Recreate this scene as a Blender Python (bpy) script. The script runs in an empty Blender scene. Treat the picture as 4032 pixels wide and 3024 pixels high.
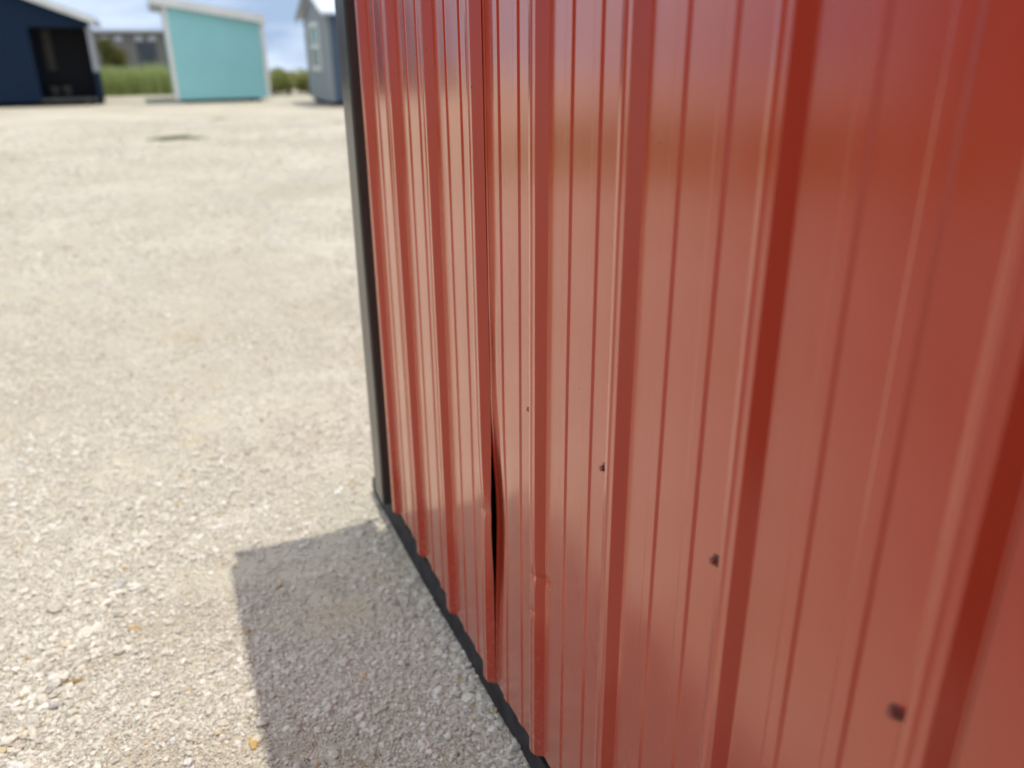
import bpy, bmesh, math, random
import numpy as np
from mathutils import Matrix, Vector
R = math.radians
rng = np.random.default_rng(7)
random.seed(7)
scene = bpy.context.scene
col = scene.collection

# ------------------------------------------------------------------ camera
cd = bpy.data.cameras.new("camera")
cam = bpy.data.objects.new("camera", cd)
col.objects.link(cam)
cf = Vector((0.85170002, -0.36308492, -0.37785767))
cr = Vector((-0.39566138, -0.91834851, -0.00938532))
cu = Vector((0.34359736, -0.15749716, 0.92581613))
M = Matrix((cr, cu, -cf)).transposed().to_4x4()
M.translation = Vector((0.0, 0.46721771, 1.26884804))
cam.matrix_world = M
cd.sensor_width = 36
cd.lens = 28.3696
cd.clip_start = 0.02
cd.clip_end = 6000
cd.dof.use_dof = True
cd.dof.focus_distance = 1.20
cd.dof.aperture_fstop = 2.45
cd.dof.aperture_blades = 0
scene.camera = cam

# ------------------------------------------------------------------ world, sun, exposure
SUN_EL = 79.6
w = bpy.data.worlds.new("World")
scene.world = w
w.use_nodes = True
nt = w.node_tree
for n in list(nt.nodes):
    nt.nodes.remove(n)
def N(nt, t, **kw):
    n = nt.nodes.new(t)
    for k, v in kw.items():
        setattr(n, k, v)
    return n
out = N(nt, 'ShaderNodeOutputWorld')
bg = N(nt, 'ShaderNodeBackground')
bg.inputs['Strength'].default_value = 0.105
sky = N(nt, 'ShaderNodeTexSky', sky_type='NISHITA')
sky.sun_disc = False
sky.sun_elevation = R(SUN_EL)
sky.sun_rotation = R(180)
sky.air_density = 1.0
sky.dust_density = 0.4
sky.ozone_density = 2.0
tc = N(nt, 'ShaderNodeTexCoord')
mp = N(nt, 'ShaderNodeMapping')
mp.inputs['Scale'].default_value = (1.6, 1.6, 9.0)
nz = N(nt, 'ShaderNodeTexNoise')
nz.inputs['Scale'].default_value = 2.6
nz.inputs['Detail'].default_value = 7
nz.inputs['Roughness'].default_value = 0.55
nz.inputs['Distortion'].default_value = 0.25
ramp = N(nt, 'ShaderNodeValToRGB')
ramp.color_ramp.elements[0].position = 0.42
ramp.color_ramp.elements[0].color = (0.05, 0.05, 0.05, 1)
ramp.color_ramp.elements[1].position = 0.58
ramp.color_ramp.elements[1].color = (0.95, 0.95, 0.95, 1)
mx = N(nt, 'ShaderNodeMixRGB')
# cloud brightness raised overhead, out of view, to lift the shade; dimmer at horizon
sep = N(nt, 'ShaderNodeSeparateXYZ')
cr_ = N(nt, 'ShaderNodeValToRGB')
cr_.color_ramp.elements[0].position = 0.05
cr_.color_ramp.elements[0].color = (0.35, 0.41, 0.50, 1)
cr_.color_ramp.elements[1].position = 0.75
cr_.color_ramp.elements[1].color = (0.96, 0.99, 1.06, 1)
scl = N(nt, 'ShaderNodeVectorMath', operation='SCALE')
scl.inputs['Scale'].default_value = 19
L = nt.links.new
L(tc.outputs['Generated'], mp.inputs['Vector'])
L(mp.outputs['Vector'], nz.inputs['Vector'])
L(nz.outputs['Fac'], ramp.inputs['Fac'])
L(ramp.outputs['Color'], mx.inputs['Fac'])
low = N(nt, 'ShaderNodeMapRange')
low.inputs['From Min'].default_value = 0.45
low.inputs['From Max'].default_value = 0.05
low.inputs['To Max'].default_value = 0.9
lowm = N(nt, 'ShaderNodeMixRGB')
lowm.inputs['Color2'].default_value = (3.3, 4.6, 6.9, 1)
L(low.outputs['Result'], lowm.inputs['Fac'])
L(sky.outputs['Color'], lowm.inputs['Color1'])
L(lowm.outputs['Color'], mx.inputs['Color1'])
L(tc.outputs['Generated'], sep.inputs['Vector'])
L(sep.outputs['Z'], cr_.inputs['Fac'])
L(sep.outputs['Z'], low.inputs['Value'])
L(cr_.outputs['Color'], scl.inputs[0])
L(scl.outputs['Vector'], mx.inputs['Color2'])
L(mx.outputs['Color'], bg.inputs['Color'])
L(bg.outputs['Background'], out.inputs['Surface'])

sd = bpy.data.lights.new("sun", 'SUN')
sd.energy = 2.75
sd.angle = R(0.53)
sd.color = (1.0, 0.95, 0.84)
sun = bpy.data.objects.new("sun", sd)
col.objects.link(sun)
sun.rotation_euler = Vector((0, -math.cos(R(SUN_EL)), math.sin(R(SUN_EL)))).to_track_quat('Z', 'Y').to_euler()

scene.view_settings.view_transform = 'Standard'
scene.view_settings.look = 'None'
scene.view_settings.gamma = 1.0
scene.view_settings.exposure = 0.14
scene.render.engine = 'CYCLES'
scene.cycles.use_denoising = True
scene.cycles.max_bounces = 6
scene.cycles.diffuse_bounces = 3
scene.cycles.glossy_bounces = 3
scene.cycles.transmission_bounces = 2

# ------------------------------------------------------------------ helpers
def mat(name, color, rough=0.6, spec=0.5, metal=0.0, ior=1.5):
    m = bpy.data.materials.new(name)
    m.use_nodes = True
    b = m.node_tree.nodes['Principled BSDF']
    b.inputs['Base Color'].default_value = (*color, 1)
    b.inputs['Roughness'].default_value = rough
    b.inputs['Specular IOR Level'].default_value = spec
    b.inputs['Metallic'].default_value = metal
    b.inputs['IOR'].default_value = ior
    return m, m.node_tree, b

def noisy(name, c1, c2, scale=6, rough=0.6, bump=0.0, bscale=60, spec=0.5, stretch=(1, 1, 1), detail=4):
    m, nt, b = mat(name, c1, rough, spec)
    L = nt.links.new
    tc = N(nt, 'ShaderNodeTexCoord')
    mp = N(nt, 'ShaderNodeMapping')
    mp.inputs['Scale'].default_value = stretch
    L(tc.outputs['Object'], mp.inputs['Vector'])
    n = N(nt, 'ShaderNodeTexNoise')
    n.inputs['Scale'].default_value = scale
    n.inputs['Detail'].default_value = detail
    L(mp.outputs['Vector'], n.inputs['Vector'])
    r = N(nt, 'ShaderNodeValToRGB')
    r.color_ramp.elements[0].position = 0.35
    r.color_ramp.elements[1].position = 0.65
    r.color_ramp.elements[0].color = (*c1, 1)
    r.color_ramp.elements[1].color = (*c2, 1)
    L(n.outputs['Fac'], r.inputs['Fac'])
    L(r.outputs['Color'], b.inputs['Base Color'])
    if bump:
        n2 = N(nt, 'ShaderNodeTexNoise')
        n2.inputs['Scale'].default_value = bscale
        n2.inputs['Detail'].default_value = 3
        L(mp.outputs['Vector'], n2.inputs['Vector'])
        bp = N(nt, 'ShaderNodeBump')
        bp.inputs['Strength'].default_value = bump
        bp.inputs['Distance'].default_value = 0.01
        L(n2.outputs['Fac'], bp.inputs['Height'])
        L(bp.outputs['Normal'], b.inputs['Normal'])
    return m

def tag(o, label=None, cat=None, group=None, kind=None):
    if label: o['label'] = label
    if cat: o['category'] = cat
    if group: o['group'] = group
    if kind: o['kind'] = kind
    return o

def empty(name, loc=(0, 0, 0), rz=0):
    o = bpy.data.objects.new(name, None)
    o.location = loc
    o.rotation_euler = (0, 0, rz)
    o.empty_display_size = 0.2
    col.objects.link(o)
    return o

def link(name, me, material, parent=None):
    o = bpy.data.objects.new(name, me)
    col.objects.link(o)
    if material is not None:
        me.materials.append(material)
    if parent is not None:
        o.parent = parent
    return o

def from_np(name, verts, faces, smooth=False):
    """verts (n,3), faces (m,k) all of the same size k"""
    me = bpy.data.meshes.new(name)
    verts = np.asarray(verts, np.float32); faces = np.asarray(faces, np.int32)
    k = faces.shape[1]
    me.vertices.add(len(verts)); me.vertices.foreach_set('co', verts.ravel())
    me.loops.add(faces.size); me.loops.foreach_set('vertex_index', faces.ravel())
    me.polygons.add(len(faces))
    me.polygons.foreach_set('loop_start', np.arange(0, faces.size, k, dtype=np.int32))
    me.polygons.foreach_set('loop_total', np.full(len(faces), k, np.int32))
    me.polygons.foreach_set('use_smooth', np.full(len(faces), smooth, bool))
    me.update(calc_edges=True)
    return me

class MB:
    """collects boxes, bars and prisms and links them as one mesh"""
    def __init__(s):
        s.bm = bmesh.new()
    def box(s, x0, x1, y0, y1, z0, z1):
        vs = [s.bm.verts.new(p) for p in ((x0,y0,z0),(x1,y0,z0),(x1,y1,z0),(x0,y1,z0),(x0,y0,z1),(x1,y0,z1),(x1,y1,z1),(x0,y1,z1))]
        for f in ((0,3,2,1),(4,5,6,7),(0,1,5,4),(1,2,6,5),(2,3,7,6),(3,0,4,7)):
            s.bm.faces.new([vs[i] for i in f])
        return s
    def prism(s, pts, axis, a, b):
        """pts: 2D outline; axis 'x' -> (y,z) outline swept from x=a to b; axis 'y' -> (x,z)"""
        mk = (lambda p, t: (t, p[0], p[1])) if axis == 'x' else (lambda p, t: (p[0], t, p[1]))
        A = [s.bm.verts.new(mk(p, a)) for p in pts]
        B = [s.bm.verts.new(mk(p, b)) for p in pts]
        s.bm.faces.new(A); s.bm.faces.new(B[::-1])
        n = len(pts)
        for i in range(n):
            s.bm.faces.new((A[i], B[i], B[(i+1) % n], A[(i+1) % n]))
        return s
    def build(s, name, material, parent=None, bevel=0.0):
        if bevel:
            bmesh.ops.bevel(s.bm, geom=list(s.bm.edges), offset=bevel, segments=2, affect='EDGES', profile=0.5)
        bmesh.ops.recalc_face_normals(s.bm, faces=s.bm.faces)
        me = bpy.data.meshes.new(name)
        s.bm.to_mesh(me); s.bm.free()
        return link(name, me, material, parent)

# value noise on numpy grids
def vnoise(x, y, scale, seed):
    x = np.asarray(x) / scale; y = np.asarray(y) / scale
    xi = np.floor(x).astype(np.int64); yi = np.floor(y).astype(np.int64)
    fx = x - xi; fy = y - yi
    fx = fx*fx*(3-2*fx); fy = fy*fy*(3-2*fy)
    def h(a, b):
        n = (a * 374761393 + b * 668265263 + seed * 1442695041) & 0xFFFFFFFF
        n = ((n ^ (n >> 13)) * 1274126177) & 0xFFFFFFFF
        return ((n ^ (n >> 16)) & 0xFFFF) / 65535.0 - 0.5
    a = h(xi, yi); b = h(xi+1, yi); c = h(xi, yi+1); d = h(xi+1, yi+1)
    return a*(1-fx)*(1-fy) + b*fx*(1-fy) + c*(1-fx)*fy + d*fx*fy

# ------------------------------------------------------------------ red shed: ribbed metal wall
def red_paint():
    m, nt, b = mat('red_painted_steel', (0.45, 0.039, 0.015), 0.2, 0.5, 0, 1.55)
    L = nt.links.new
    tc = N(nt, 'ShaderNodeTexCoord')
    # orange peel and very soft denting of the coil
    n = N(nt, 'ShaderNodeTexNoise'); n.inputs['Scale'].default_value = 420; n.inputs['Detail'].default_value = 2
    L(tc.outputs['Object'], n.inputs['Vector'])
    bp = N(nt, 'ShaderNodeBump'); bp.inputs['Strength'].default_value = 0.03; bp.inputs['Distance'].default_value = 0.001
    L(n.outputs['Fac'], bp.inputs['Height'])
    L(bp.outputs['Normal'], b.inputs['Normal'])
    # glossy resin layer: the sheen climbs steeply toward grazing angles
    gl = N(nt, 'ShaderNodeBsdfGlossy'); gl.inputs['Color'].default_value = (1.0, .80, .68, 1)
    lw = N(nt, 'ShaderNodeLayerWeight'); lw.inputs['Blend'].default_value = .5
    lr = N(nt, 'ShaderNodeValToRGB'); e = lr.color_ramp.elements
    e[0].position = .25; e[0].color = (0, 0, 0, 1); e[1].position = 1.0; e[1].color = (.7, .7, .7, 1)
    for p, v_ in ((.37, .07), (.46, .13), (.56, .20), (.73, .36), (.85, .5)):
        q = lr.color_ramp.elements.new(p); q.color = (v_, v_, v_, 1)
    L(lw.outputs['Facing'], lr.inputs['Fac'])
    ms = N(nt, 'ShaderNodeMixShader'); L(lr.outputs['Color'], ms.inputs['Fac'])
    L(b.outputs['BSDF'], ms.inputs[1]); L(gl.outputs['BSDF'], ms.inputs[2])
    L(ms.outputs['Shader'], nt.nodes['Material Output'].inputs['Surface'])
    L(bp.outputs['Normal'], gl.inputs['Normal'])
    # sparse dark grime specks
    v = N(nt, 'ShaderNodeTexVoronoi'); v.inputs['Scale'].default_value = 17; v.inputs['Randomness'].default_value = 1
    d = N(nt, 'ShaderNodeTexNoise'); d.inputs['Scale'].default_value = 130; d.inputs['Detail'].default_value = 2
    L(tc.outputs['Object'], d.inputs['Vector'])
    L(tc.outputs['Object'], v.inputs['Vector'])
    ma = N(nt, 'ShaderNodeMath', operation='MULTIPLY_ADD')
    L(d.outputs['Fac'], ma.inputs[0]); ma.inputs[1].default_value = 0.06; L(v.outputs['Distance'], ma.inputs[2])
    lt = N(nt, 'ShaderNodeMath', operation='LESS_THAN'); lt.inputs[1].default_value = 0.056
    L(ma.outputs[0], lt.inputs[0])
    # dust film: faint paler tone and rougher in streaks
    mp = N(nt, 'ShaderNodeMapping'); mp.inputs['Scale'].default_value = (9, 9, 1.3)
    L(tc.outputs['Object'], mp.inputs['Vector'])
    s = N(nt, 'ShaderNodeTexNoise'); s.inputs['Scale'].default_value = 2.2; s.inputs['Detail'].default_value = 6
    L(mp.outputs['Vector'], s.inputs['Vector'])
    mr = N(nt, 'ShaderNodeMapRange'); mr.inputs['From Min'].default_value = .3; mr.inputs['From Max'].default_value = .7
    mr.inputs['To Min'].default_value = .15; mr.inputs['To Max'].default_value = .21
    L(s.outputs['Fac'], mr.inputs['Value']); L(mr.outputs['Result'], b.inputs['Roughness']); L(mr.outputs['Result'], gl.inputs['Roughness'])
    mxd = N(nt, 'ShaderNodeMixRGB')
    mr2 = N(nt, 'ShaderNodeMapRange'); mr2.inputs['To Max'].default_value = .05
    L(s.outputs['Fac'], mr2.inputs['Value']); L(mr2.outputs['Result'], mxd.inputs['Fac'])
    mxd.inputs['Color1'].default_value = (0.45, 0.039, 0.015, 1); mxd.inputs['Color2'].default_value = (.45, .3, .24, 1)
    sz = N(nt, 'ShaderNodeSeparateXYZ'); L(tc.outputs['Object'], sz.inputs['Vector'])
    dz = N(nt, 'ShaderNodeMapRange'); dz.inputs['From Min'].default_value = .42; dz.inputs['From Max'].default_value = .09
    L(sz.outputs['Z'], dz.inputs['Value'])
    sn = N(nt, 'ShaderNodeTexNoise'); sn.inputs['Scale'].default_value = 95; sn.inputs['Detail'].default_value = 5; sn.inputs['Roughness'].default_value = .7
    L(tc.outputs['Object'], sn.inputs['Vector'])
    sr = N(nt, 'ShaderNodeMapRange'); sr.inputs['From Min'].default_value = .52; sr.inputs['From Max'].default_value = .74
    L(sn.outputs['Fac'], sr.inputs['Value'])
    sm = N(nt, 'ShaderNodeMath', operation='MULTIPLY'); L(dz.outputs['Result'], sm.inputs[0]); L(sr.outputs['Result'], sm.inputs[1])
    sm2 = N(nt, 'ShaderNodeMath', operation='MULTIPLY'); sm2.inputs[1].default_value = .35; L(sm.outputs[0], sm2.inputs[0])
    mxs = N(nt, 'ShaderNodeMixRGB'); L(mxd.outputs['Color'], mxs.inputs['Color1']); mxs.inputs['Color2'].default_value = (.5, .42, .34, 1)
    L(sm2.outputs[0], mxs.inputs['Fac'])
    mx = N(nt, 'ShaderNodeMixRGB'); L(mxs.outputs['Color'], mx.inputs['Color1'])
    mx.inputs['Color2'].default_value = (0.05, 0.012, 0.008, 1)
    L(lt.outputs[0], mx.inputs['Fac']); L(mx.outputs['Color'], b.inputs['Base Color'])
    return m
RED = red_paint()

H_RIB = 0.0142
RIB0, PITCH = 0.5325, 0.2288           # rib centre k=7 and spacing; k grows away from the camera going down
def rib_centre(k):                      # k = 5 is the sharp one right of the seam
    return RIB0 + (7 - k) * PITCH
RIB = [(-.0235, 0), (-.0108, H_RIB-.0005), (-.0035, H_RIB+.0006), (.0015, H_RIB-.0007), (.0098, H_RIB-.0006), (.0225, 0)]
MIN = [(-.0115, 0), (-.0085, .0024), (.0068, .0024), (.0112, 0)]

def outline(ka, kb, x_left, x_right):
    pts = []
    for k in range(ka, kb + 1):
        c = rib_centre(k)
        pts += [(c - q, ww) for q, ww in RIB]
        for mc in (c - PITCH/2 + .035, c - PITCH/2 - .035):
            pts += [(mc - q, ww) for q, ww in MIN]
    # clip in x (x decreases along the list)
    inner = [p for p in pts if x_right < p[0] < x_left]
    def wat(x):
        P = pts
        for a, b in zip(P[:-1], P[1:]):
            if b[0] <= x <= a[0]:
                return a[1] + (b[1]-a[1]) * (a[0]-x) / max(a[0]-b[0], 1e-9)
        return 0.0
    return [(x_left, wat(x_left))] + inner + [(x_right, wat(x_right))]

def smooth_profile(P, rad=0.0016, seg=3, maxlen=0.012):
    """fillets every corner; returns x, w, tangent arrays"""
    P = [np.array(p, float) for p in P]
    X, T = [], []
    def add(p, t):
        X.append(p); T.append(t / np.linalg.norm(t))
    add(P[0], P[1]-P[0])
    last = P[0]
    for i in range(1, len(P)-1):
        a, b, c = P[i-1], P[i], P[i+1]
        d1 = b-a; l1 = np.linalg.norm(d1); d1 = d1/l1
        d2 = c-b; l2 = np.linalg.norm(d2); d2 = d2/l2
        ang = math.acos(max(-1, min(1, float(d1@d2))))
        t = min(rad*math.tan(ang/2)+0.0003, l1*.42, l2*.42)
        p1 = b-d1*t; p2 = b+d2*t
        n = int(np.linalg.norm(p1-last)//maxlen)
        for j in range(1, n+1):
            add(last+(p1-last)*j/(n+1), p1-last)
        for j in range(seg+1):
            s = j/seg
            q = (1-s)**2*p1+2*s*(1-s)*b+s*s*p2
            add(q, d1*(1-s)+d2*s)
        last = p2
    n = int(np.linalg.norm(P[-1]-last)//maxlen)
    for j in range(1, n+2):
        add(last+(P[-1]-last)*j/(n+1), P[-1]-last)
    return np.array(X), np.array(T)

def G(v, s):
    return np.exp(-0.5*(v/s)**2)

def wavy(x, z, seed):
    """oil-canning: gentle long waves in the sheet"""
    return (vnoise(x, z*.35, .07, seed)*.0003 + vnoise(x, z*.3, .16, seed+1)*.0008 + vnoise(x, z, .05, seed+2)*.00012)

def dent_a(x, z):
    """left sheet: its last rib (k=4) is knocked in and creased"""
    z0 = 0.487
    s = np.where(z > z0, .065, .10)
    r = G(x-rib_centre(4), .016)
    d = -.0062*np.exp(-np.abs(z-z0)/s)*r
    d += -.0012*G(z-z0, .006)*r
    d += .0045*G(x-(rib_centre(4)-.024), .007)*G(z-(z0-.01), .07)      # free edge lifts
    d += -.0012*G(x-(rib_centre(4)-.024), .007)*G(z-.75, .12)
    return d
def dent_b(x, z):
    """right sheet: pushed in beside the seam, small ding on the next rib"""
    z0 = 0.488
    s = np.where(z > z0, .095, .135)
    e = rib_centre(4)-.022
    d = -.0100*G(z-z0, s)*np.where(x > e-.01, 1, G(x-(e-.01), .040))
    d += .0022*G(z-.80, .07)*G(x-(e-.030), .016)
    d += -.0020*G(z-.80, .05)*G(x-(e-.012), .012)
    c = rib_centre(5)
    d += -.0032*G(x-(c-.004), .0105)*np.exp(-np.abs(z-.4925)/.012)
    d += -.0016*G(x-(c-.024), .016)*G(z-.4920, .007)
    d += -.0010*G(x-(c+.004), .006)*G(z-.455, .03)
    d += -.0030*G(x-(c-.0), .006)*G(z-.4205, .0045)
    return d

def sheet(P, zb, ztop, dent, seed, name, parent):
    X, T = smooth_profile(P)
    zs = np.concatenate([np.arange(0, 1.50, .0055), np.linspace(1.50, ztop-.115, 14)])
    # vertical coordinate: bottom cut follows zb(x)
    n, m = len(X), len(zs)
    bot = np.interp(X[:, 0], [p[0] for p in zb], [p[1] for p in zb])
    xx = np.repeat(X[:, 0][None], m, 0)
    frac = np.clip(1 - zs/0.4, 0, 1)[:, None]
    zz = zs[:, None] + .115 + (bot-.115)[None]*frac
    zz[0] += rng.normal(0, .0005, n)
    disp = lambda a, b: dent(a, b) + wavy(a, b, seed)
    d = disp(xx, zz)
    e = 5e-4
    dx = (disp(xx+e, zz)-disp(xx-e, zz))/(2*e)
    dz = (disp(xx, zz+e)-disp(xx, zz-e))/(2*e)
    tx = T[:, 0][None]; tw = T[:, 1][None] + dx*tx
    # Ts=(tx,tw,0) Tz=(0,dz,1); normal toward +Y
    nx = tw*1.0; ny = -tx*np.ones_like(dz); nz_ = tx*dz
    Nn = np.stack([nx, ny, nz_], -1)
    Nn /= np.linalg.norm(Nn, axis=-1, keepdims=True)
    V = np.stack([xx, X[:, 1][None]+d, zz], -1).reshape(-1, 3)
    idx = np.arange(n*m).reshape(m, n)
    a, b, c, e2 = idx[:-1, :-1], idx[:-1, 1:], idx[1:, 1:], idx[1:, :-1]
    F = np.stack([a, b, c, e2], -1).reshape(-1, 4)
    # thin return lips: bottom edge and right-hand edge (sheet thickness)
    nv = len(V)
    th = .0006
    lipb = V.reshape(m, n, 3)[0].copy() - np.array([0, th, 0])
    lipr = V.reshape(m, n, 3)[:, -1].copy() + np.array([0.0002, -th, 0])
    V = np.concatenate([V, V.reshape(-1,3)[idx[0]], lipb, V[idx[:, -1]], lipr])
    o1 = nv; o2 = nv+n; o3 = nv+2*n; o4 = nv+2*n+m
    i = np.arange(n-1); j = np.arange(m-1)
    F = np.concatenate([F, np.stack([o1+i, o2+i, o2+i+1, o1+i+1], -1), np.stack([o3+j, o3+j+1, o4+j+1, o4+j], -1)])
    Nall = np.concatenate([Nn.reshape(-1, 3), np.tile([0, 0, -1.], (2*n, 1)), np.tile([-1., 0, 0], (2*m, 1))])
    me = from_np(name, V, F, True)
    me.normals_split_custom_set_from_vertices([tuple(v) for v in Nall])
    return link(name, me, RED, parent)

shed = tag(empty('metal_shed', (0, 0, 0)), 'red ribbed metal shed filling the right side, with dark corner trim and a dented seam', 'shed')
c4x = rib_centre(4)
EAVE = 2.25
s1 = sheet(outline(0, 4, 1.9765, c4x-.0232), [(c4x-.03, .0895), (1.44, .097), (1.66, .109), (1.98, .104)], EAVE, dent_a, 11, 'wall_sheet', shed)
s1['label'] = 'far ribbed red sheet lapped over its neighbour, with a creased last rib'
Pb = outline(4, 8, c4x-.0232, .2788)
Pb = [(c4x-.0205, -.0002), (c4x-.0275, -.0024), (c4x-.0350, -.0022), (c4x-.0600, -.0005)] + [p for p in Pb if p[0] < c4x-.062]
s2 = sheet(Pb, [(.25, .112), (.97, .117), (1.03, .105), (1.24, .0905)], EAVE, dent_b, 23, 'wall_sheet', shed)
s2['label'] = 'middle ribbed red sheet, pushed in along the open seam'
Pc = outline(8, 12, .2788+.0009, -.63)
s3 = sheet(Pc, [(-1, .112), (.3, .112)], EAVE, lambda x, z: x*0-.0008, 31, 'wall_sheet', shed)
s3['label'] = 'nearest ribbed red sheet at the right edge'
Pd = outline(12, 24, -.63, -3.0)
s4 = sheet(Pd, [(-4, .112), (.3, .112)], EAVE, lambda x, z: x*0, 41, 'wall_sheet', shed)
s4['label'] = 'ribbed red sheet behind the viewer'

# body behind the sheets, other walls, roof
RED2 = RED
core = MB(); core.box(-3.0, 1.955, -3.0, -.048, .12, EAVE-.02)
core.build('wall_core', noisy('raw_sheathing', (.20, .14, .08), (.26, .19, .11), 8, .8), shed)
ew = MB(); ew.box(1.9554, 1.962, -2.99, -.004, .11, EAVE-.01)
ew.build('end_wall', RED, shed)
bw = MB(); bw.box(-3.0, 1.95, -3.02, -3.003, .11, EAVE+.5)
bw.build('back_wall', RED, shed)
rf = MB(); rf.prism([(.030, EAVE+.0), (.030, EAVE+.05), (-3.1, EAVE+.63), (-3.1, EAVE+.58)], 'x', -3.1, 1.992)
rf.build('roof', noisy('dark_roof_steel', (.06, .058, .055), (.075, .072, .07), 4, .4), shed)

# dark corner trim: raised L channel
TRIM = noisy('bronze_painted_trim', (.040, .036, .032), (.050, .046, .041), 5, .26, 0.05, 30, .55, (6, 6, 1))
def extrude_z(path, z0, z1, name, material, parent, thick=.0008, zn=40):
    V, F = [], []
    zs = np.linspace(z0, z1, zn)
    P = np.array(path)
    for z in zs:
        for p in P:
            V.append((p[0], p[1] + .0006*math.sin(z*7+p[0]*20), z))
    n = len(P)
    for i in range(zn-1):
        for j in range(n-1):
            F.append((i*n+j, i*n+j+1, (i+1)*n+j+1, (i+1)*n+j))
    me = from_np(name, V, F)
    bmx = bmesh.new(); bmx.from_mesh(me); bmesh.ops.recalc_face_normals(bmx, faces=bmx.faces); bmx.to_mesh(me); bmx.free()
    o = link(name, me, material, parent)
    md = o.modifiers.new('thick', 'SOLIDIFY'); md.thickness = thick; md.offset = 0
    mb = o.modifiers.new('bev', 'BEVEL'); mb.width = .0015; mb.segments = 2; mb.limit_method = 'ANGLE'
    return o
extrude_z([(1.962, .0012), (1.9655, .0030), (1.9665, .0225), (1.972, .0262), (2.058, .0262), (2.064, .0215), (2.064, -.085), (2.055, -.088)],
          .094, EAVE-.03, 'corner_trim', TRIM, shed)

# bevel-ended dark skid / base band
SKID = noisy('dark_base_band', (.013, .013, .018), (.040, .038, .040), 26, .65, .2, 60, .3, (1, 1, 1), 8)
b = MB(); b.prism([(-3.3, .0), (-3.3, .098), (2.07, .092), (2.215, .054), (2.232, .010), (2.2, .0)], 'y', -.060, -.001)
b.build('skid', SKID, shed, .002)
b = MB(); b.prism([(-3.3, .0), (-3.3, .098), (2.06, .098), (2.2, .05), (2.2, .0)], 'y', -2.95, -2.86)
b.build('skid', SKID, shed, .002)

# screws: hex washer head with rubber washer, beside each rib
SCREW = noisy('screw_paint', (.16, .030, .020), (.22, .045, .028), 300, .3, 0, 60, .6)
RUB = noisy('black_rubber_washer', (.03, .012, .010), (.05, .02, .018), 300, .6)
def lathe(rz, seg):
    V, F = [], []
    for r, y in rz:
        for i in range(seg):
            a = 2*math.pi*i/seg
            V.append((r*math.cos(a), y, r*math.sin(a)))
    for j in range(len(rz)-1):
        for i in range(seg):
            F.append((j*seg+i, j*seg+(i+1) % seg, (j+1)*seg+(i+1) % seg, (j+1)*seg+i))
    return V, F
def screw_mesh():
    V, F = lathe([(.0001, .0012), (.0052, .0013), (.0056, .0017), (.0052, .0021), (.0041, .0022)], 24)
    o = len(V)
    V2, F2 = lathe([(.0041, .0021), (.0041, .0058), (.0036, .0064), (.0022, .0060), (.0001, .0059)], 6)
    V += V2; F += [tuple(o+i for i in f) for f in F2]
    V += [(x, y-.010, z) for x, y, z in []]
    me = from_np('screw', V, F)
    bmx = bmesh.new(); bmx.from_mesh(me); bmesh.ops.recalc_face_normals(bmx, faces=bmx.faces); bmx.to_mesh(me); bmx.free()
    me.materials.append(SCREW)
    return me
def washer_mesh():
    V, F = lathe([(.0045, -.0012), (.0064, -.0012), (.0070, .0002), (.0063, .0011), (.0040, .0012)], 28)
    me = from_np('washer', V, F, True)
    me.materials.append(RUB)
    return me
SM, WM = screw_mesh(), washer_mesh()
for k, X, Z in ((5, 1.0216, .7692), (6, .7950, .7784), (7, .5631, .7839), (8, .3327, .7875)):
    s = bpy.data.objects.new('screw', SM); col.objects.link(s); s.parent = shed
    s.location = (X, .0002, Z); s.rotation_euler = (R(random.uniform(4, 8)), R(random.uniform(0, 60)), R(random.uniform(-5, 5)))
    ws = bpy.data.objects.new('washer', WM); col.objects.link(ws); ws.parent = s

# ------------------------------------------------------------------ ground
def ground_h(x, y):
    d = np.hypot(x, y-.4)
    near = np.exp(-d/14)
    h = vnoise(x, y, 1.1, 1)*.030 + vnoise(x, y, .34, 2)*.012
    h += (vnoise(x, y, .12, 3)*.008 + vnoise(x, y, .045, 4)*.005 + vnoise(x, y, .018, 5)*.0026)*np.exp(-d/5)
    # shallow tyre-like furrows running diagonally
    t = (x*.35 + y*.94)
    h += -.010*np.abs(np.sin(t*3.1+vnoise(x, y, 1.6, 8)*2.2))*near
    wall = np.clip((y+.02)/.22, 0, 1)          # gravel piled a little against the skid
    h += (1-wall)*.020*(x < 2.3)*(x > -3.2)
    h *= np.where(d > 24, .4, 1)
    h = h - np.clip(d-58, 0, None)*.045      # the yard sits on a low rise
    return h - .004
def bare_mask(x, y):
    n = vnoise(x+31, y+7, .42, 21)*1.0 + vnoise(x, y, .15, 22)*.55 + vnoise(x, y, .05, 23)*.25
    return np.clip((n-.27)/.12, 0, 1)*np.clip(2.0-np.hypot(x, y)/1.9, 0, 1)
def stone_gate(x, y):
    n = vnoise(x-3, y+2, .30, 31) + vnoise(x, y, .09, 32)*.6
    return np.clip(.5+n*1.4, .12, 1)

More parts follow.
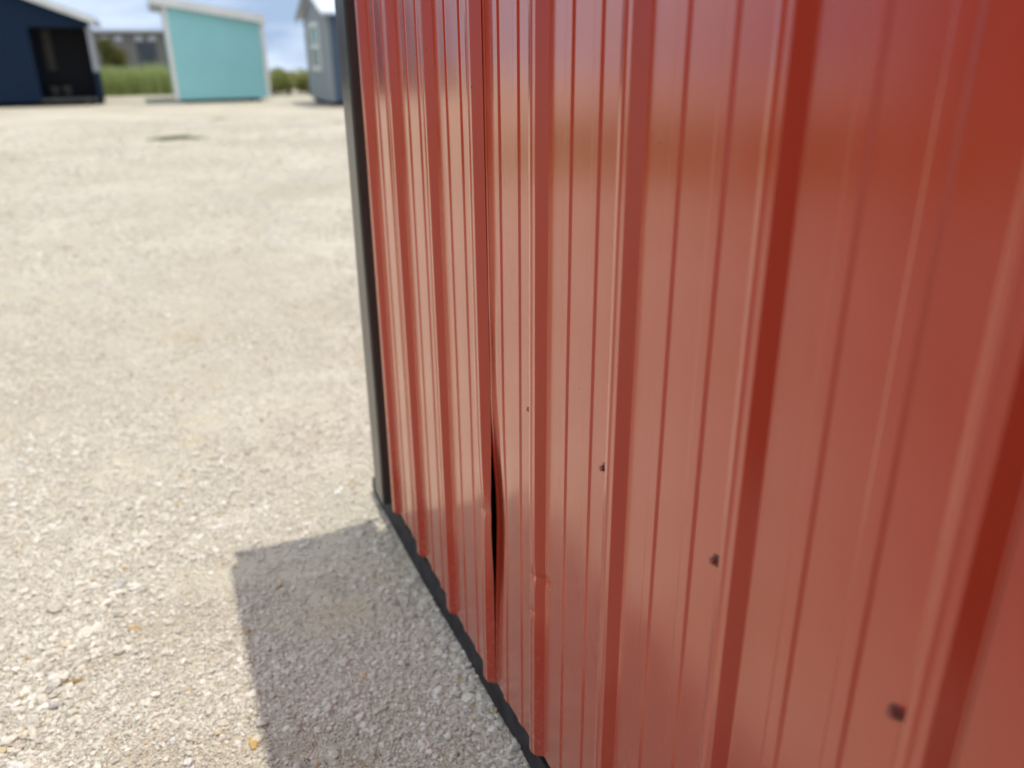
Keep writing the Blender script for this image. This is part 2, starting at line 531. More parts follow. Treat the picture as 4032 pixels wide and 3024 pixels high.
def grade(lo, hi, step, far_lo, far_hi, g=1.09):
    a = list(np.arange(lo, hi, step))
    s, v = step, hi
    while v < far_hi:
        a.append(v); s *= g; v += s
    a.append(far_hi)
    s, v, bk = step, lo, []
    while v > far_lo:
        s *= g; v -= s; bk.append(v)
    return np.array(sorted(bk+a))
gx = grade(.7, 4.6, .0095, -2500, 2500, 1.06)
gy = grade(-.12, 1.75, .0095, -2500, 2500, 1.06)
GX, GY = np.meshgrid(gx, gy)
GZ = ground_h(GX, GY)
V = np.stack([GX, GY, GZ], -1).reshape(-1, 3)
n = len(gx); m = len(gy)
idx = np.arange(n*m).reshape(m, n)
F = np.stack([idx[:-1, :-1], idx[:-1, 1:], idx[1:, 1:], idx[1:, :-1]], -1).reshape(-1, 4)
gme = from_np('ground', V, F, True)
at = gme.attributes.new('bare', 'FLOAT', 'POINT')
at.data.foreach_set('value', bare_mask(GX, GY).ravel().astype(np.float32))

def gravel_ground():
    m, nt, b = mat('limerock', (.55, .5, .42), .9, .25)
    L = nt.links.new
    tc = N(nt, 'ShaderNodeTexCoord')
    def noise(s, det=4, rough=.5):
        n = N(nt, 'ShaderNodeTexNoise'); n.inputs['Scale'].default_value = s; n.inputs['Detail'].default_value = det
        n.inputs['Roughness'].default_value = rough
        L(tc.outputs['Object'], n.inputs['Vector']); return n
    def ramp(src, p0, c0, p1, c1):
        r = N(nt, 'ShaderNodeValToRGB'); e = r.color_ramp.elements
        e[0].position = p0; e[0].color = (*c0, 1); e[1].position = p1; e[1].color = (*c1, 1)
        L(src, r.inputs['Fac']); return r
    big = ramp(noise(.55, 5, .6).outputs['Fac'], .35, (.535, .48, .375), .66, (.68, .63, .525))
    v = N(nt, 'ShaderNodeTexVoronoi'); v.inputs['Scale'].default_value = 150
    L(tc.outputs['Object'], v.inputs['Vector'])
    grain = ramp(v.outputs['Color'], .1, (.78, .77, .75), .9, (1.06, 1.05, 1.04))
    mul = N(nt, 'ShaderNodeMixRGB', blend_type='MULTIPLY'); mul.inputs['Fac'].default_value = 1
    L(big.outputs['Color'], mul.inputs['Color1']); L(grain.outputs['Color'], mul.inputs['Color2'])
    v2 = N(nt, 'ShaderNodeTexVoronoi'); v2.inputs['Scale'].default_value = 34
    L(tc.outputs['Object'], v2.inputs['Vector'])
    g2 = ramp(v2.outputs['Color'], .1, (.84, .83, .82), .9, (1.04, 1.03, 1.02))
    mul2 = N(nt, 'ShaderNodeMixRGB', blend_type='MULTIPLY'); mul2.inputs['Fac'].default_value = .8
    L(mul.outputs['Color'], mul2.inputs['Color1']); L(g2.outputs['Color'], mul2.inputs['Color2'])
    att = N(nt, 'ShaderNodeAttribute'); att.attribute_name = 'bare'
    mb = N(nt, 'ShaderNodeMixRGB')
    mb.inputs['Color2'].default_value = (.585, .53, .41, 1)
    f = N(nt, 'ShaderNodeMath', operation='MULTIPLY'); f.inputs[1].default_value = .8
    L(att.outputs['Fac'], f.inputs[0]); L(f.outputs[0], mb.inputs['Fac'])
    L(mul2.outputs['Color'], mb.inputs['Color1'])
    # tan stains
    st = ramp(noise(3.1, 5, .65).outputs['Fac'], .56, (1, 1, 1), .72, (.95, .86, .72))
    mul3 = N(nt, 'ShaderNodeMixRGB', blend_type='MULTIPLY'); mul3.inputs['Fac'].default_value = .8
    L(mb.outputs['Color'], mul3.inputs['Color1']); L(st.outputs['Color'], mul3.inputs['Color2'])
    L(mul3.outputs['Color'], b.inputs['Base Color'])
    # bump: voronoi grains at two sizes
    v3 = N(nt, 'ShaderNodeTexVoronoi', feature='SMOOTH_F1'); v3.inputs['Scale'].default_value = 210
    L(tc.outputs['Object'], v3.inputs['Vector'])
    b1 = N(nt, 'ShaderNodeBump', invert=True); b1.inputs['Strength'].default_value = 1; b1.inputs['Distance'].default_value = .006
    L(v3.outputs['Distance'], b1.inputs['Height'])
    v4 = N(nt, 'ShaderNodeTexVoronoi', feature='SMOOTH_F1'); v4.inputs['Scale'].default_value = 48
    L(tc.outputs['Object'], v4.inputs['Vector'])
    b2 = N(nt, 'ShaderNodeBump', invert=True); b2.inputs['Strength'].default_value = .75; b2.inputs['Distance'].default_value = .018
    L(v4.outputs['Distance'], b2.inputs['Height']); L(b1.outputs['Normal'], b2.inputs['Normal'])
    b3 = N(nt, 'ShaderNodeBump'); b3.inputs['Strength'].default_value = .5; b3.inputs['Distance'].default_value = .06
    L(noise(9, 6, .7).outputs['Fac'], b3.inputs['Height']); L(b2.outputs['Normal'], b3.inputs['Normal'])
    L(b3.outputs['Normal'], b.inputs['Normal'])
    return m
ground = link('ground', gme, gravel_ground())
tag(ground, kind='structure')

# loose stones
def ico(sub):
    b = bmesh.new(); bmesh.ops.create_icosphere(b, subdivisions=sub, radius=1)
    v = np.array([q.co[:] for q in b.verts]); f = np.array([[q.index for q in p.verts] for p in b.faces]); b.free()
    return v, f
def rand_rot(k):
    q = rng.normal(size=(k, 4)); q /= np.linalg.norm(q, axis=1, keepdims=True)
    a, b, c, d = q.T
    return np.stack([np.stack([1-2*(c*c+d*d), 2*(b*c-a*d), 2*(b*d+a*c)], -1),
                     np.stack([2*(b*c+a*d), 1-2*(b*b+d*d), 2*(c*d-a*b)], -1),
                     np.stack([2*(b*d-a*c), 2*(c*d+a*b), 1-2*(b*b+c*c)], -1)], 1)
def stones(x, y, r, base, sink=.25, flat=.75):
    v, f = base
    k = len(x)
    B = v[None]*(1+rng.uniform(-.28, .22, (k, len(v), 1)))
    B = B*(rng.uniform(.6, 1.25, (k, 1, 3)))
    B = np.einsum('kij,knj->kni', rand_rot(k), B)
    B[:, :, 2] *= flat
    B *= r[:, None, None]
    z = ground_h(x, y) + r*(.62-sink)*flat
    B += np.stack([x, y, z], -1)[:, None]
    F = (f[None]+np.arange(k)[:, None, None]*len(v)).reshape(-1, 3)
    return B.reshape(-1, 3), F
def scatter(nn, x0, x1, rmin, med, sig, rmax, yfun):
    x = rng.uniform(x0, x1, nn*3); y0, y1 = yfun(x)
    y = y0+(y1-y0)*rng.random(len(x))
    keep = (rng.random(len(x)) < stone_gate(x, y)*(1-.82*bare_mask(x, y)))
    keep &= ~((y < -.0) & (x < 2.24))
    x, y = x[keep][:nn], y[keep][:nn]
    r = np.clip(med*np.exp(rng.normal(0, sig, len(x))), rmin, rmax)
    return x, y, r
wedge = lambda m: (lambda x: (np.where(x < 2.2, -.004, -.05-(x-2.2)*.35), .95+x*.17+m+0*x))
i0 = ico(1); i1 = ico(2)
parts = []
for nn, x0, x1, rmin, med, sig, rmax, mrg in ((62000, .85, 2.3, .0014, .0026, .38, .009, .0), (30000, 2.2, 3.6, .0020, .0034, .35, .010, 0),
                                             (26000, 3.6, 6.0, .003, .0052, .3, .013, .05), (22000, 6.0, 11., .005, .0085, .3, .020, .4), (15000, 11, 20., .008, .014, .3, .03, 1.5)):
    x, y, r = scatter(nn, x0, x1, rmin, med, sig, rmax, wedge(mrg))
    parts.append((x, y, r, i0))
x, y, r = scatter(2600, .85, 3.2, .005, .0068, .25, .012, wedge(0)); parts.append((x, y, r, i1))
# drifts of bigger stones: bottom-left rut and along the skid
x = rng.uniform(1.35, 2.0, 260); y = .95 - (x-1.45)*.36 + rng.normal(0, .055, 260)
parts.append((x, y, np.clip(.0085*np.exp(rng.normal(0, .35, 260)), .005, .017), i1))
x = rng.uniform(1.0, 2.1, 420); y = .02+np.abs(rng.normal(0, .055, 420))
parts.append((x, y, np.clip(.0058*np.exp(rng.normal(0, .35, 420)), .003, .012), i1))
x = rng.uniform(2.0, 2.7, 240); y = .55 + (2.4-x)*.3+ rng.normal(0, .12, 240)
parts.append((x, y, np.clip(.007*np.exp(rng.normal(0, .35, 240)), .004, .013), i1))
Vs, Fs, Ts, off = [], [], [], 0
for x, y, r, base in parts:
    v, f = stones(x, y, r, base)
    Vs.append(v); Fs.append(f+off); off += len(v)
    t = np.repeat(rng.random(len(x)), len(base[0]))
    Ts.append(t)
sme = from_np('gravel', np.concatenate(Vs), np.concatenate(Fs))
at = sme.attributes.new('tone', 'FLOAT', 'POINT')
at.data.foreach_set('value', np.concatenate(Ts).astype(np.float32))
def stone_mat():
    m, nt, b = mat('limestone_chips', (.6, .57, .5), .85, .3)
    L = nt.links.new
    a = N(nt, 'ShaderNodeAttribute'); a.attribute_name = 'tone'
    r = N(nt, 'ShaderNodeValToRGB'); e = r.color_ramp.elements
    e[0].position = 0; e[0].color = (.46, .43, .38, 1); e[1].position = 1; e[1].color = (.48, .33, .16, 1)
    for p, c in ((.10, (.50, .45, .37)), (.5, (.61, .56, .47)), (.85, (.72, .68, .60)), (.975, (.60, .55, .45)), (.988, (.56, .44, .28))):
        q = r.color_ramp.elements.new(p); q.color = (*c, 1)
    L(a.outputs['Fac'], r.inputs['Fac'])
    tc = N(nt, 'ShaderNodeTexCoord'); n = N(nt, 'ShaderNodeTexNoise'); n.inputs['Scale'].default_value = 260; n.inputs['Detail'].default_value = 3
    L(tc.outputs['Object'], n.inputs['Vector'])
    mr = N(nt, 'ShaderNodeMapRange'); mr.inputs['To Min'].default_value = .82; mr.inputs['To Max'].default_value = 1.1
    L(n.outputs['Fac'], mr.inputs['Value'])
    mx = N(nt, 'ShaderNodeVectorMath', operation='SCALE'); L(r.outputs['Color'], mx.inputs[0]); L(mr.outputs['Result'], mx.inputs['Scale'])
    L(mx.outputs['Vector'], b.inputs['Base Color'])
    return m
STONE = stone_mat()
gravel = link('gravel', sme, STONE)
tag(gravel, 'pale crushed limestone chips strewn over the yard', 'gravel', kind='stuff')

# single stones one can pick out
def single(x, y, r, label, colr, squash=(1, 1, .7), seed=1):
    rr = np.random.default_rng(seed)
    v, f = ico(3)
    d = v.copy()
    for s in range(9):      # chop facets
        nrm = rr.normal(size=3); nrm /= np.linalg.norm(nrm); k = rr.uniform(.62, .85)
        p = d@nrm; d -= np.outer(np.clip(p-k, 0, None), nrm)
    d *= np.array(squash)*r
    d += rr.normal(0, r*.012, d.shape)
    me = from_np('stone', d, f)
    m = noisy('single_stone', tuple(c*.8 for c in colr), tuple(min(.8, c*1.12) for c in colr), 120, .8, .25, 300, .3)
    o = link('stone', me, m)
    o.location = (x, y, float(ground_h(np.array(x), np.array(y)))+r*squash[2]*.45)
    o.rotation_euler = (0, 0, rr.uniform(0, 3))
    tag(o, label, 'stone')
single(1.328, .470, .0125, 'golden ochre stone on the edge of the shadow near the bottom', (.55, .36, .13), (1.5, .8, .55), 3)
single(1.569, .809, .0130, 'round creamy stone at the right end of the bottom-left stone drift', (.62, .57, .46), (1, 1, .85), 5)
single(1.612, .848, .0125, 'round grey stone beside the creamy one in the bottom-left drift', (.45, .43, .40), (1.1, .9, .8), 8)
single(1.467, .904, .0170, 'flat pale stone lying in the very bottom-left corner', (.66, .62, .57), (1.3, .9, .55), 12)
single(1.327, .590, .0100, 'small grey-white stone below the bare patch at the bottom', (.64, .62, .58), (1, 1, .8), 14)
single(1.397, .615, .0092, 'small angular stone just above the grey-white one', (.66, .63, .57), (1.2, .8, .7), 15)
single(1.692, .440, .0075, 'small rust-orange stone midway along the left shadow edge', (.42, .25, .08), (1.4, .8, .6), 18)
single(1.817, .690, .0120, 'brown and tan stone out in the sunlit gravel', (.48, .34, .19), (1.5, .9, .6), 21)
single(1.682, .815, .0110, 'long dark ochre chip left of the sunlit bare patch', (.34, .23, .08), (1.7, .55, .4), 25)
single(2.03, .72, .0140, 'knobbly grey stone in the sunlit gravel above the brown one', (.50, .48, .43), (1.1, .9, .7), 27)

# ------------------------------------------------------------------ plants
def leaf_mat(name, c1, c2, rough=.6):
    m, nt, b = mat(name, c1, rough, .3)
    L = nt.links.new
    a = N(nt, 'ShaderNodeAttribute'); a.attribute_name = 'tone'
    r = N(nt, 'ShaderNodeValToRGB'); e = r.color_ramp.elements
    e[0].color = (*c1, 1); e[1].color = (*c2, 1)
    L(a.outputs['Fac'], r.inputs['Fac']); L(r.outputs['Color'], b.inputs['Base Color'])
    tr = N(nt, 'ShaderNodeBsdfTranslucent'); L(r.outputs['Color'], tr.inputs['Color'])
    mx = N(nt, 'ShaderNodeMixShader'); mx.inputs['Fac'].default_value = .28
    o = nt.nodes['Material Output']
    L(b.outputs['BSDF'], mx.inputs[1]); L(tr.outputs['BSDF'], mx.inputs[2]); L(mx.outputs['Shader'], o.inputs['Surface'])
    return m
GRASS = leaf_mat('pale_grass_blades', (.27, .33, .09), (.52, .58, .26))
BUSH = leaf_mat('green_leaves', (.16, .19, .035), (.42, .42, .15))
OLIVE = leaf_mat('olive_leaves', (.07, .075, .015), (.16, .16, .045))
WEED = leaf_mat('weed_leaves', (.07, .11, .025), (.17, .22, .07))
BARK = noisy('brown_bark', (.10, .075, .05), (.17, .13, .09), 18, .9, .5, 30)

def blades(x, y, z, h, wd, lean=.25, tone=None):
    k = len(x)
    a = rng.uniform(0, 2*np.pi, k); b = rng.uniform(0, 2*np.pi, k)
    wx, wy = np.cos(a)*wd/2, np.sin(a)*wd/2
    lx, ly = np.cos(b)*h*lean*rng.random(k), np.sin(b)*h*lean*rng.random(k)
    P = np.stack([np.stack([x-wx, y-wy, z], -1), np.stack([x+wx, y+wy, z], -1),
                  np.stack([x+wx*.8+lx*.4, y+wy*.8+ly*.4, z+h*.6], -1), np.stack([x-wx*.8+lx*.4, y-wy*.8+ly*.4, z+h*.6], -1),
                  np.stack([x+lx+wx*.15, y+ly+wy*.15, z+h], -1), np.stack([x+lx-wx*.15, y+ly-wy*.15, z+h], -1)], 1).reshape(-1, 3)
    o = np.arange(k)[:, None]*6
    F = np.concatenate([o+np.array([[0, 1, 2, 3]]), o+np.array([[3, 2, 4, 5]])])
    t = rng.random(k) if tone is None else tone
    return P, F, np.repeat(t, 6)
def tone_mesh(name, P, F, t, material, parent=None):
    me = from_np(name, P, F)
    at = me.attributes.new('tone', 'FLOAT', 'POINT'); at.data.foreach_set('value', np.clip(t, 0, 1).astype(np.float32))
    return link(name, me, material, parent)
def leaves(cx, cy, cz, rx, ry, rz_, k, size, lump_seed=0, floor=.02):
    r2 = np.random.default_rng(lump_seed)
    lumps = r2.normal(size=(14, 3)); lumps /= np.linalg.norm(lumps, axis=1, keepdims=True)
    lumps = lumps*r2.uniform(.25, .72, (14, 1))*np.array([rx, ry, rz_])+np.array([cx, cy, cz])
    ls = r2.uniform(.28, .5, 14)
    lt = r2.uniform(-.25, .25, 14)
    w_ = r2.integers(0, 14, k)
    d = r2.normal(size=(k, 3)); d /= np.linalg.norm(d, axis=1, keepdims=True)
    c = lumps[w_] + d*(r2.random((k, 1))**.4)*ls[w_][:, None]*np.array([rx, ry, rz_])
    c[:, 2] = np.maximum(c[:, 2], floor)
    u = r2.normal(size=(k, 3)); u /= np.linalg.norm(u, axis=1, keepdims=True)
    v = np.cross(u, r2.normal(size=(k, 3))); v /= np.linalg.norm(v, axis=1, keepdims=True)
    s = (size*r2.uniform(.6, 1.3, k))[:, None]
    P = np.stack([c-u*s, c-v*s*.45, c+u*s, c+v*s*.45], 1).reshape(-1, 3)
    F = np.arange(4*k).reshape(k, 4)
    t = np.repeat(np.clip(.5+lt[w_]+r2.normal(0, .18, k), 0, 1), 4)
    return P, F, t
def grass_field(x0, x1, y0, y1, k, h, label, cf_=None):
    x = rng.uniform(x0, x1, k); y = rng.uniform(y0, y1, k)
    if cf_: x = x+cf_(y)
    n = vnoise(x, y, 1.3, 77)+.5; n2 = vnoise(x, y, .5, 78)
    hh = h*(.62+.5*n+.25*n2)*rng.uniform(.55, 1, k)
    P, F, t = blades(x, y, 0*x, hh, rng.uniform(.02, .05, k), .35, np.clip(n*.55+rng.normal(.25, .2, k), 0, 1))
    o = tone_mesh('tall_grass', P, F, t, GRASS)
    tag(o, label, 'grass', kind='stuff')
grass_field(34.2, 38, -3.6, 12, 26000, 1.12, 'band of tall pale grass behind the sheds')
# long grass strip outside the view, added only for the wall to mirror
k = 8000
t_ = rng.random(k); o_ = rng.random(k)**.6*3.2-2.2; x = 10.6-t_*8+o_; y = 4.3+t_*7.5+o_*.7
P, F, t = blades(x, y, 0*x, (.15+.42*(o_+2.2)/3.2)*rng.uniform(.5, 1.0, k), rng.uniform(.02, .05, k), .3)
tag(tone_mesh('tall_grass', P, F, t, GRASS), 'rough pale green verge out of view, added for the wall to reflect', 'grass', kind='stuff')

def bush(x, y, rx, ry, h, seed, label, material=BUSH, k=2600):
    e = tag(empty('shrub', (x, y, 0)), label, 'shrub', 'shrubs along the back of the yard')
    P, F, t = leaves(0, 0, h*.46, rx, ry, h*.56, k, .055, seed)
    tone_mesh('foliage', P, F, t, material, e)
    m = MB()
    for a in range(4):
        aa = a*1.6+seed
        m.prism([(-.03, 0), (.03, 0), (.03+.2*math.cos(aa), h*.5), (.0+.2*math.cos(aa), h*.5)], 'y', -.02+.1*math.sin(aa), .02+.1*math.sin(aa))
    m.build('stem', BARK, e)
bush(32.0, -3.80, .95, .8, 1.0, 5, 'bright green shrub next to the right edge of the turquoise shed')
bush(32.2, -4.45, .95, .9, .98, 6, 'green shrub midway between the turquoise and blue-grey sheds')
bush(31.8, -5.15, .8, .6, 1.08, 7, 'dark green shrub beside the blue-grey shed')

tree = tag(empty('olive_tree', (41.5, 1.45, 0)), 'dark olive green bushy tree in front of the long grey barn', 'tree')
P, F, t = leaves(0, 0, 1.35, 1.0, .72, .85, 5200, .07, 15, .45)
tone_mesh('crown', P, F, t, OLIVE, tree)
m_ = MB()
for i in range(5):
    a = i*1.3; m_.prism([(-.07, 0), (.07, 0), (.35*math.cos(a)+.03, 1.3), (.35*math.cos(a)-.03, 1.3)], 'y', .3*math.sin(a)*.3-.05, .3*math.sin(a)*.3+.05)
m_.build('trunk', BARK, tree)

for i_, (tx, ty, hh, lab_) in enumerate(((6.4, 10.2, 4.2, 'broad dark tree out of view, added for the wall to reflect, the nearer of two'), (2.6, 10.6, 4.6, 'broad dark tree out of view, added for the wall to reflect, the farther of two'))):
    e = tag(empty('added_tree', (tx, ty, 0)), lab_, 'tree')  # unseen tree, added so the upper wall mirrors something dark
    P, F, t = leaves(0, 0, hh*.5, 2.6, 2.6, hh*.58, 12000, .12, 60+i_, .2)
    tone_mesh('crown', P, F, t, OLIVE, e)
    m_ = MB(); m_.prism([(-.12, 0), (.12, 0), (.07, hh*.6), (-.07, hh*.6)], 'y', -.09, .09); m_.build('trunk', BARK, e)

def weeds(x, y, rx, ry, k, h, label):
    a = rng.uniform(0, 2*np.pi, k); r = np.sqrt(rng.random(k))*rng.uniform(.4, 1, k)
    px, py = x+np.cos(a)*r*rx, y+np.sin(a)*r*ry
    P, F, t = blades(px, py, ground_h(px, py)-.01, h*rng.uniform(.4, 1, k)*(1.15-r*.8), rng.uniform(.008, .02, k), .8)
    tag(tone_mesh('weed_patch', P, F, t, WEED), label, 'weeds', kind='stuff')
weeds(15.3, .06, .30, .62, 1500, .065, 'larger green weed patch on the pale gravel in front of the turquoise shed')
weeds(19.9, -1.0, .25, .4, 320, .05, 'faint small weed patch nearer the turquoise shed')

# ------------------------------------------------------------------ sheds in the background
def siding(name, c, groove=.2, rough=.55):
    m, nt, b = mat(name, c, rough, .3)
    L = nt.links.new
    tc = N(nt, 'ShaderNodeTexCoord'); wv = N(nt, 'ShaderNodeTexWave', wave_type='BANDS', bands_direction='Y')
    wv.inputs['Scale'].default_value = 1.55; wv.wave_profile = 'SAW'
    L(tc.outputs['Object'], wv.inputs['Vector'])
    r = N(nt, 'ShaderNodeValToRGB'); e = r.color_ramp.elements; e[0].position = 0; e[0].color = (0, 0, 0, 1); e[1].position = .07; e[1].color = (1, 1, 1, 1)
    L(wv.outputs['Fac'], r.inputs['Fac'])
    bp = N(nt, 'ShaderNodeBump'); bp.inputs['Distance'].default_value = .008; bp.inputs['Strength'].default_value = .8
    L(r.outputs['Color'], bp.inputs['Height']); L(bp.outputs['Normal'], b.inputs['Normal'])
    n = N(nt, 'ShaderNodeTexNoise'); n.inputs['Scale'].default_value = 1.3; n.inputs['Detail'].default_value = 4
    L(tc.outputs['Object'], n.inputs['Vector'])
    mr = N(nt, 'ShaderNodeMapRange'); mr.inputs['To Min'].default_value = .9; mr.inputs['To Max'].default_value = 1.1
    L(n.outputs['Fac'], mr.inputs['Value'])
    sc = N(nt, 'ShaderNodeVectorMath', operation='SCALE'); sc.inputs[0].default_value = c; L(mr.outputs['Result'], sc.inputs['Scale'])
    L(sc.outputs['Vector'], b.inputs['Base Color'])
    return m
WHITE = noisy('white_trim_paint', (.66, .65, .61), (.72, .71, .67), 3, .5)
TEAL = siding('turquoise_siding', (.27, .56, .57))
NAVY = siding('navy_siding', (.004, .017, .043), .2, .85)
NAVY_SHADE = siding('shaded_navy_boards', (.004, .005, .010))  # porch interior: the recess's shade put into a darker navy
GREY = siding('grey_siding', (.235, .26, .275))
BLUER = siding('bluer_side_siding', (.062, .092, .135))  # side wall set darker and bluer than the gable front
METR = noisy('pale_roof_steel', (.50, .55, .62), (.55, .60, .67), 2, .35)
DARK = noisy('dark_timber', (.02, .02, .022), (.035, .033, .03), 6, .8)
GLASS = noisy('window_glass', (.16, .24, .24), (.22, .31, .31), 2, .08, 0, 60, .8)

# turquoise lean-to shed
t = tag(empty('turquoise_shed', (27.5, -1.8, 0)), 'turquoise shed with white trim and a single-slope roof', 'shed')
yl, yr = 1.30, -1.30                              # local y of the wall edges (left, right in the photo)
tz = lambda y: 2.44 + (y)*.165                    # wall top under the roof
b = MB(); b.prism([(yl, .10), (yr, .10), (yr, tz(yr)), (yl, tz(yl))], 'x', 0, 4.6); b.build('wall', TEAL, t)
for yy in (yl, yr):
    s_ = 1 if yy > 0 else -1
    b = MB(); b.prism([(yy-s_*.02, .10), (yy+s_*.10, .10), (yy+s_*.10, tz(yy)), (yy-s_*.02, tz(yy)-.0)], 'x', -.025, .0); b.build('corner_board', WHITE, t)
b = MB(); b.box(.0, .12, yr-.10, yr-.001, .10, tz(yr)); b.build('corner_board', WHITE, t)
b = MB(); b.prism([(yl+.38, tz(yl+.38)+.0), (yr-.14, tz(yr-.14)), (yr-.14, tz(yr-.14)+.21), (yl+.38, tz(yl+.38)+.21)], 'x', -.16, -.12); b.build('fascia', WHITE, t)
b = MB(); b.prism([(yl+.37, tz(yl+.38)+.02), (yr-.13, tz(yr-.14)+.02), (yr-.16, tz(yr-.14)+.24), (yl+.40, tz(yl+.38)+.24)], 'x', -.119, 4.75); b.build('roof', METR, t)
for yy in (-1.0, 1.0):
    b = MB(); b.box(-.02, 4.6, yy-.06, yy+.06, 0.0, .098); b.build('skid', DARK, t)

# navy shed with a recessed corner porch
v = tag(empty('navy_shed', (28.2, 3.4, 0)), 'dark navy shed with a recessed porch and pale roof edge at the left edge', 'shed')
rz = lambda y: 2.22 + (y+1.9)*.385                # underside of the rake, local y
ridge = 2.6
b = MB(); b.prism([(-.21, .12), (ridge, .12), (ridge, rz(ridge)), (-.21, rz(-.21))], 'x', 0, 4.2); b.build('wall', NAVY, v)
b = MB(); b.prism([(ridge+.001, .12), (5.4, .12), (5.4, rz(-.2)), (ridge+.001, rz(ridge)-.001)], 'x', 0, 4.2); b.build('wall', NAVY, v)
b = MB(); b.prism([(-.2105, 2.12), (-.2105, rz(-.2105)), (-1.80, rz(-1.80)), (-1.80, 2.12)], 'x', .0, .10); b.build('porch_beam', NAVY, v)
b = MB(); b.box(1.7, 4.2, -1.72, -.2107, .12, 2.2); b.build('porch_back_wall', NAVY_SHADE, v)
b = MB(); b.box(.12, 1.69, -1.72, -.2112, 2.16, 2.2); b.build('porch_ceiling', NAVY_SHADE, v)
b = MB(); b.box(0, 1.69, -1.80, -.2112, .12, .20); b.build('porch_floor', noisy('porch_deck', (.05, .05, .048), (.08, .078, .07), 5, .7), v)
b = MB(); b.box(.0, .10, -1.86, -1.70, .921, 2.119); b.build('porch_post', noisy('pale_post_paint', (.26, .27, .29), (.32, .33, .35), 2, .5), v)
b = MB(); b.box(.0, .10, -1.86, -1.70, .05, .92); b.build('post_base', NAVY, v)
b = MB(); b.box(.12, 1.69, -1.80, -1.74, .201, .92); b.build('half_wall', NAVY, v)
b = MB(); b.box(.12, 1.69, -1.79, -1.75, .921, 2.10); b.build('side_screen', noisy('pale_porch_screen', (.42, .43, .46), (.5, .51, .54), 2, .5), v)
b = MB(); b.box(1.62, 1.698, -.62, -.40, .95, 2.1); b.build('door_edge', noisy('weathered_door', (.08, .07, .06), (.11, .10, .085), 5, .7), v)
b = MB(); b.prism([(-1.98, rz(-1.98)), (ridge, rz(ridge)), (ridge, rz(ridge)+.24), (-1.98, rz(-1.98)+.15)], 'x', -.22, -.17); b.build('fascia', WHITE, v)
b = MB(); b.prism([(-1.97, rz(-1.97)+.02), (ridge, rz(ridge)+.02), (ridge, rz(ridge)+.28), (-2.0, rz(-1.98)+.18)], 'x', -.169, 4.4); b.build('roof', METR, v)
b = MB(); b.prism([(ridge+.001, rz(ridge)+.02), (5.6, rz(-.4)+.02), (5.6, rz(-.4)+.20), (ridge+.001, rz(ridge)+.28)], 'x', -.169, 4.4); b.build('roof', METR, v)
for yy in (-1.4, 1.2, 4.6):
    b = MB(); b.box(-.0, 4.2, yy-.06, yy+.06, 0.0, .118); b.build('skid', DARK, v)
for (lx, ly, lab) in ((.9, -.52, 'left of two dim pale tubs on the navy shed porch'), (.9, -.86, 'right of two dim pale tubs on the navy shed porch')):
    V_, F_ = lathe([(.001, 0), (.11, 0), (.15, .30), (.16, .31), (.14, .31), (.10, .03), (.001, .03)], 20)
    V_ = [(x_, z_, y_) for x_, y_, z_ in V_]
    me = from_np('tub', V_, F_, True)
    o = link('tub', me, noisy('dull_tub_plastic', (.10, .097, .088), (.13, .125, .11), 4, .5)); o.location = (28.2+lx, 3.4+ly, .201)
    tag(o, lab, 'tub', 'tubs on the porch')

# unseen dark box, added behind the viewer to darken the nearest ribs' reflections
q = tag(empty('added_dark_box', (-.75, .95, 0)), 'tall black two-door box added unseen behind the viewer to darken rib reflections', 'blocker')
CH = noisy('added_box_black', (.018, .018, .020), (.026, .026, .028), 4, .45)
b = MB(); b.box(-.7, 0, -.62, .62, .06, 1.95); b.build('body', CH, q, .01)
for y0, y1 in ((-.60, -.006), (.006, .60)):
    b = MB(); b.box(.001, .02, y0, y1, .09, 1.92); dr = b.build('door', CH, q, .004)
    b = MB(); b.box(.021, .045, (-.06 if y1 < .1 else .04), (-.04 if y1 < .1 else .06), .95, 1.12); b.build('handle', METR, dr, .003)

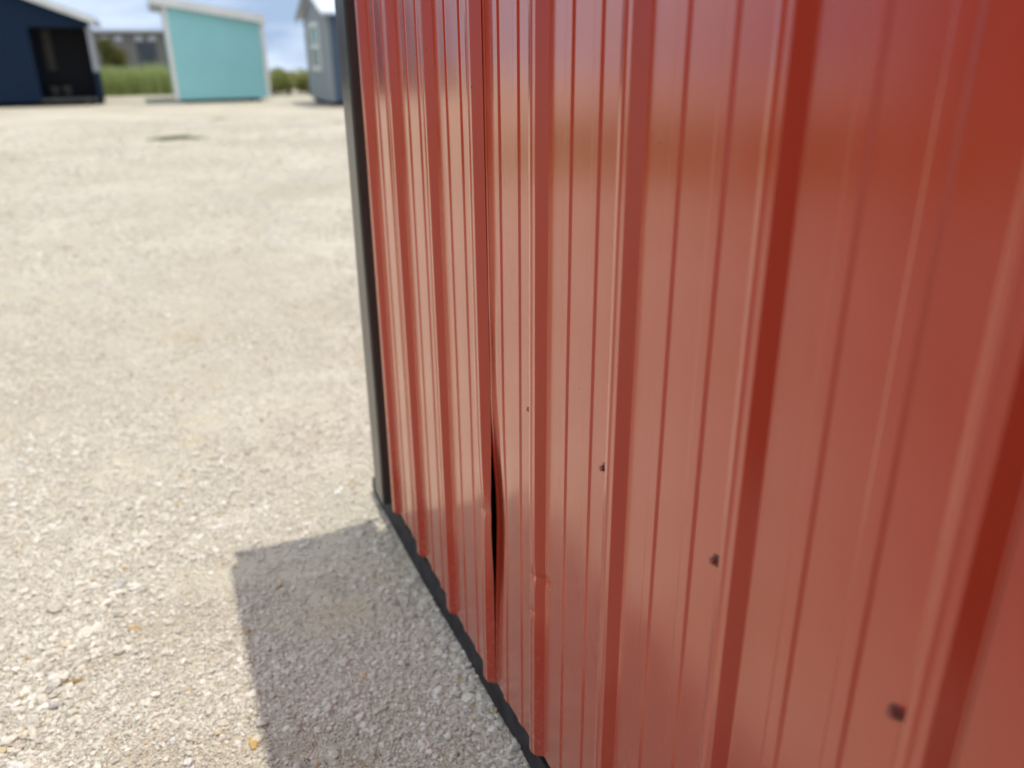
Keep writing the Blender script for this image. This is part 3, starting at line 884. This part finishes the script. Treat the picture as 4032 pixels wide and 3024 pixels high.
# blue-grey gabled shed on the right, gable toward +Y
g = tag(empty('gabled_shed', (24.75, -4.2, 0)), 'blue-grey gabled shed with a white sash window, half hidden by the red shed', 'shed')
hw = 1.62; ev = 2.36; pk = 2.95
b = MB(); b.prism([(-hw+.001, .12), (hw, .12), (hw, ev), (0, pk), (-hw+.001, ev)], 'y', -5.0, 0); b.build('wall', GREY, g)
b = MB(); b.box(-hw-.02, -hw, -5.0, -.10, .12, ev-.01); b.build('side_wall', BLUER, g)
for s_ in (-1, 1):
    b = MB(); b.prism([(s_*.0, pk+.01), (s_*(hw+.28), ev-.09), (s_*(hw+.28), ev-.03), (s_*.0, pk+.09)], 'y', -5.2, .16); b.build('roof', METR, g)
    b = MB(); b.prism([(s_*.0, pk-.06), (s_*(hw+.28), ev-.16), (s_*(hw+.28), ev-.025), (s_*.0, pk+.085)], 'y', .161, .19); b.build('rake_board', noisy('grey_trim', (.20, .21, .19), (.24, .25, .23), 3, .6), g)
fr = MB()
for (a0, a1, z0, z1) in ((-.62, -.52, .90, 2.15), (.50, .60, .90, 2.15), (-.52, .50, 2.04, 2.15), (-.52, .50, .90, 1.0), (-.52, .50, 1.49, 1.58)):
    fr.box(a0, a1, .001, .05, z0, z1)
wf = fr.build('window_frame', WHITE, g)
b = MB(); b.box(-.52, .50, .002, .02, 1.58, 2.04); b.build('upper_pane', GLASS, wf)
b = MB(); b.box(-.52, .50, .002, .015, 1.0, 1.49); b.build('lower_pane', noisy('lower_glass', (.12, .11, .10), (.16, .145, .13), 3, .15, 0, 60, .7), wf)
for xx in (-1.2, 1.2):
    b = MB(); b.box(xx-.07, xx+.07, -4.9, -.05, 0, .118); b.build('skid', DARK, g)

# long grey barn far behind
br = tag(empty('long_barn', (46, 3.5, 0)), 'long low grey barn far behind the tall grass, with dark doors', 'barn')
BW = siding('barn_steel', (.155, .155, .145)); BT = noisy('barn_roof', (.34, .35, .34), (.40, .41, .40), 2, .4)
top = 2.42
b = MB(); b.box(0, 9, -5.7, 5.5, 0, top-.02); b.build('wall', BW, br)
b = MB(); b.prism([(-.35, top), (4.5, top+.04), (9.3, top), (9.3, top+.11), (4.5, top+.15), (-.35, top+.11)], 'y', -5.9, 5.7); b.build('roof', BT, br)
for y0, y1 in ((-3.95, -3.10), (-.1, .8)):
    b = MB(); b.box(-.03, -.001, y0, y1, .0, 2.0); b.build('door', noisy('dark_blue_grey_door', (.030, .042, .058), (.05, .062, .075), 1.5, .5), br)
for y0 in (-1.75, -2.35, -3.25, -3.85, 1.4, 2.2):
    b = MB(); b.box(-.035, -.002, y0-.17, y0+.17, 2.05, 2.27); b.build('window', noisy('pale_clerestory', (.42, .45, .50), (.5, .53, .58), 3, .3), br)

scene.cycles.filter_width = 1.5
